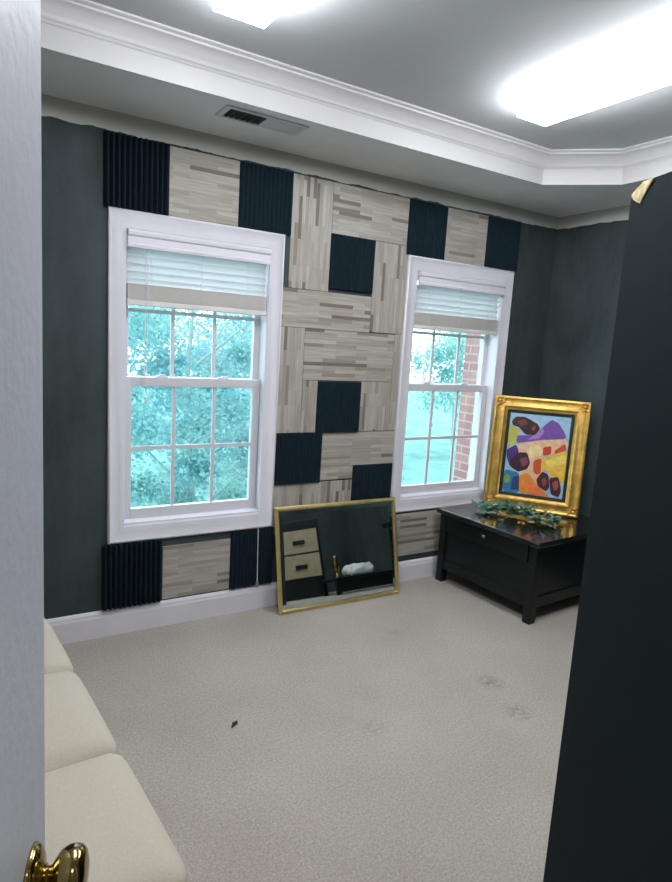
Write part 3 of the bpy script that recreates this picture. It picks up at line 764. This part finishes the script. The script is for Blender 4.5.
# ------------------------------------------------------------------ outdoors
gmat = simple('lawn_grass', lin(104, 152, 148), .9, var=.3, scale=1.5)
o = obj('lawn', B(-30, 45, .18, 45, -1.75, -1.6), gmat); struct(o, 'pale green ground outside the windows')
bm = bmesh.new()
bmat, nt, bb = mat('red_brick')
br = nt.nodes.new('ShaderNodeTexBrick'); tc = nt.nodes.new('ShaderNodeTexCoord'); mp = nt.nodes.new('ShaderNodeMapping'); mp.inputs['Rotation'].default_value = (PI/2, 0, PI/2)
br.inputs['Color1'].default_value = lin(186, 136, 134); br.inputs['Color2'].default_value = lin(170, 120, 120); br.inputs['Mortar'].default_value = lin(184, 168, 164)
br.inputs['Scale'].default_value = 1; br.inputs['Brick Width'].default_value = .21; br.inputs['Row Height'].default_value = .075; br.inputs['Mortar Size'].default_value = .008
sx = nt.nodes.new('ShaderNodeSeparateXYZ'); cb = nt.nodes.new('ShaderNodeCombineXYZ'); ad = nt.nodes.new('ShaderNodeMath')
nt.links.new(tc.outputs['Object'], sx.inputs['Vector']); nt.links.new(sx.outputs['X'], ad.inputs[0]); nt.links.new(sx.outputs['Y'], ad.inputs[1])
nt.links.new(ad.outputs[0], cb.inputs['X']); nt.links.new(sx.outputs['Z'], cb.inputs['Y'])
nt.links.new(cb.outputs['Vector'], br.inputs['Vector']); nt.links.new(br.outputs['Color'], bb.inputs['Base Color']); bb.inputs['Roughness'].default_value = .85
o = obj('brick_wing', B(3.50, 5.2, .18, .98, -1.6, 4.2), bmat)
tag(o, 'pink-red brick wing of the house seen through the right window', 'building')

def tree(x, y, z0, h, rx, rz, nl, lsize, lm, label, trunk_r, seed, zc=None, group='trees outside the windows'):
    rg = random.Random(seed)
    t = thing('leafy_tree', label, 'tree', (x, y, z0), 0, group)
    zc = h-rz if zc is None else zc
    bm = bmesh.new(); tube(bm, [(0, 0, 0), (.05, .03, h*.3), (-.04, .02, h*.6), (.03, 0, h*.85)], [trunk_r, trunk_r*.85, trunk_r*.6, trunk_r*.25], 10)
    for k in range(7):
        a = k*2.4; zz = zc + (k/6-.5)*rz
        tube(bm, [(0, 0, zz-.3), (math.cos(a)*rx*.35, math.sin(a)*rx*.35, zz), (math.cos(a)*rx*.75, math.sin(a)*rx*.75, zz+.35)], [trunk_r*.4, trunk_r*.25, trunk_r*.08], 6)
    obj('trunk', bm, simple('bark', lin(150, 172, 172), .9), t)
    clumps = []
    for _ in range(34):
        while True:
            p = Vector((rg.uniform(-1, 1), rg.uniform(-1, 1), rg.uniform(-1, 1)))
            if p.length < 1: break
        clumps.append((Vector((p.x*rx, p.y*rx, p.z*rz+zc)), rg.uniform(.25, .5)*rx*.75))
    V, F = [], []
    for _ in range(nl):
        c, r = clumps[rg.randrange(len(clumps))]
        p = c + Vector((rg.gauss(0, .5)*r, rg.gauss(0, .5)*r, rg.gauss(0, .42)*r))
        if p.z < .03: p.z = rg.uniform(.03, .4)
        d = Vector((rg.gauss(0, 1), rg.gauss(0, 1), rg.gauss(-.4, .7))).normalized(); s = d.orthogonal().normalized()
        s = (Matrix.Rotation(rg.uniform(0, 2*PI), 3, d) @ s); L = lsize*rg.uniform(.7, 1.3); W = L*.5
        b = len(V); V += [p, p+d*L*.5+s*W*.5, p+d*L, p+d*L*.5-s*W*.5]; F.append((b, b+1, b+2, b+3))
    me = bpy.data.meshes.new('foliage'); me.from_pydata([tuple(v) for v in V], [], F); me.materials.append(lm); me.update()
    o = bpy.data.objects.new('foliage', me); COL.objects.link(o); o.parent = t
    return t
la = leaf_mat('leaf_teal', (.27, .53, .54), .5); lb = leaf_mat('leaf_pale_teal', (.37, .58, .60), .55); lc = leaf_mat('leaf_green', (.28, .55, .52), .5)
tree(1.75, 3.3, -1.6, 4.5, 1.0, 2.05, 15000, .066, la, 'teal-green leafy tree close outside the left window', .05, 1)
tree(3.5, 5.4, -1.6, 5.4, 1.3, 2.4, 14000, .09, lb, 'pale leafy tree behind and right of the one nearest the left window', .07, 2)
tree(1.2, 8.6, -1.6, 5.9, 1.7, 2.7, 14000, .105, lc, 'green leafy tree seen through the left part of the left window', .09, 3)
tree(5.6, 9.6, -1.6, 6.4, 1.9, 2.9, 13000, .125, lb, 'tall pale tree furthest behind the left window', .10, 4)
tree(6.6, 4.4, -1.6, 3.7, .8, .85, 3600, .085, lc, 'small leafy tree seen in the middle of the right window', .04, 5)
tree(13.6, 9.2, -1.6, 5.6, 2.3, 2.6, 11000, .14, lb, 'broad pale tree far behind the right window', .12, 6)
tree(8.6, 15.2, -1.6, 5.6, 1.9, 2.5, 9000, .14, lb, 'pale rounded tree far off, left in the right window', .11, 8)

# ------------------------------------------------------------------ light
W = bpy.data.worlds.new('overcast_sky'); S.world = W; W.use_nodes = True
bg = W.node_tree.nodes['Background']; bg.inputs['Color'].default_value = (.82, .94, 1.0, 1); bg.inputs['Strength'].default_value = 4.2
# added fill lamp, unseen behind the viewer, brightening the room through the doorway
hl = thing('hall_fill_lamp', 'added round white fill lamp, unseen in the hall behind the doorway', 'ceiling light', (0, -4.1, HC))
obj('base', lathe(bmesh.new(), [(.15, -.02), (.15, -.0005)]), white_trim, hl)
obj('shade', lathe(bmesh.new(), [(.02, -.085), (.08, -.078), (.12, -.058), (.138, -.021)]), emit_mat('fill_lamp_shade', (1, .95, .88, 1), 36), hl, True)

# ------------------------------------------------------------------ camera
cam = bpy.data.cameras.new('camera'); co = bpy.data.objects.new('camera', cam); COL.objects.link(co)
Rm = Matrix(((0.8553409189549999, 0.028903592616232446, -0.517258634239286), (-0.5145275041278521, 0.1638836526562058, -0.8416671526726128), (0.06044302984778103, 0.9860561498849522, 0.15504808743381934)))
co.matrix_world = Matrix.Translation((-0.35080, -3.17798, 1.58361)) @ Rm.to_4x4()
cam.sensor_fit = 'HORIZONTAL'; cam.sensor_width = 36; cam.lens = 613.0468/672*36; cam.clip_start = .02
S.camera = co
S.view_settings.view_transform = 'Standard'; S.view_settings.look = 'None'; S.view_settings.gamma = 1; S.view_settings.use_curve_mapping = False
S.view_settings.exposure = 0.0
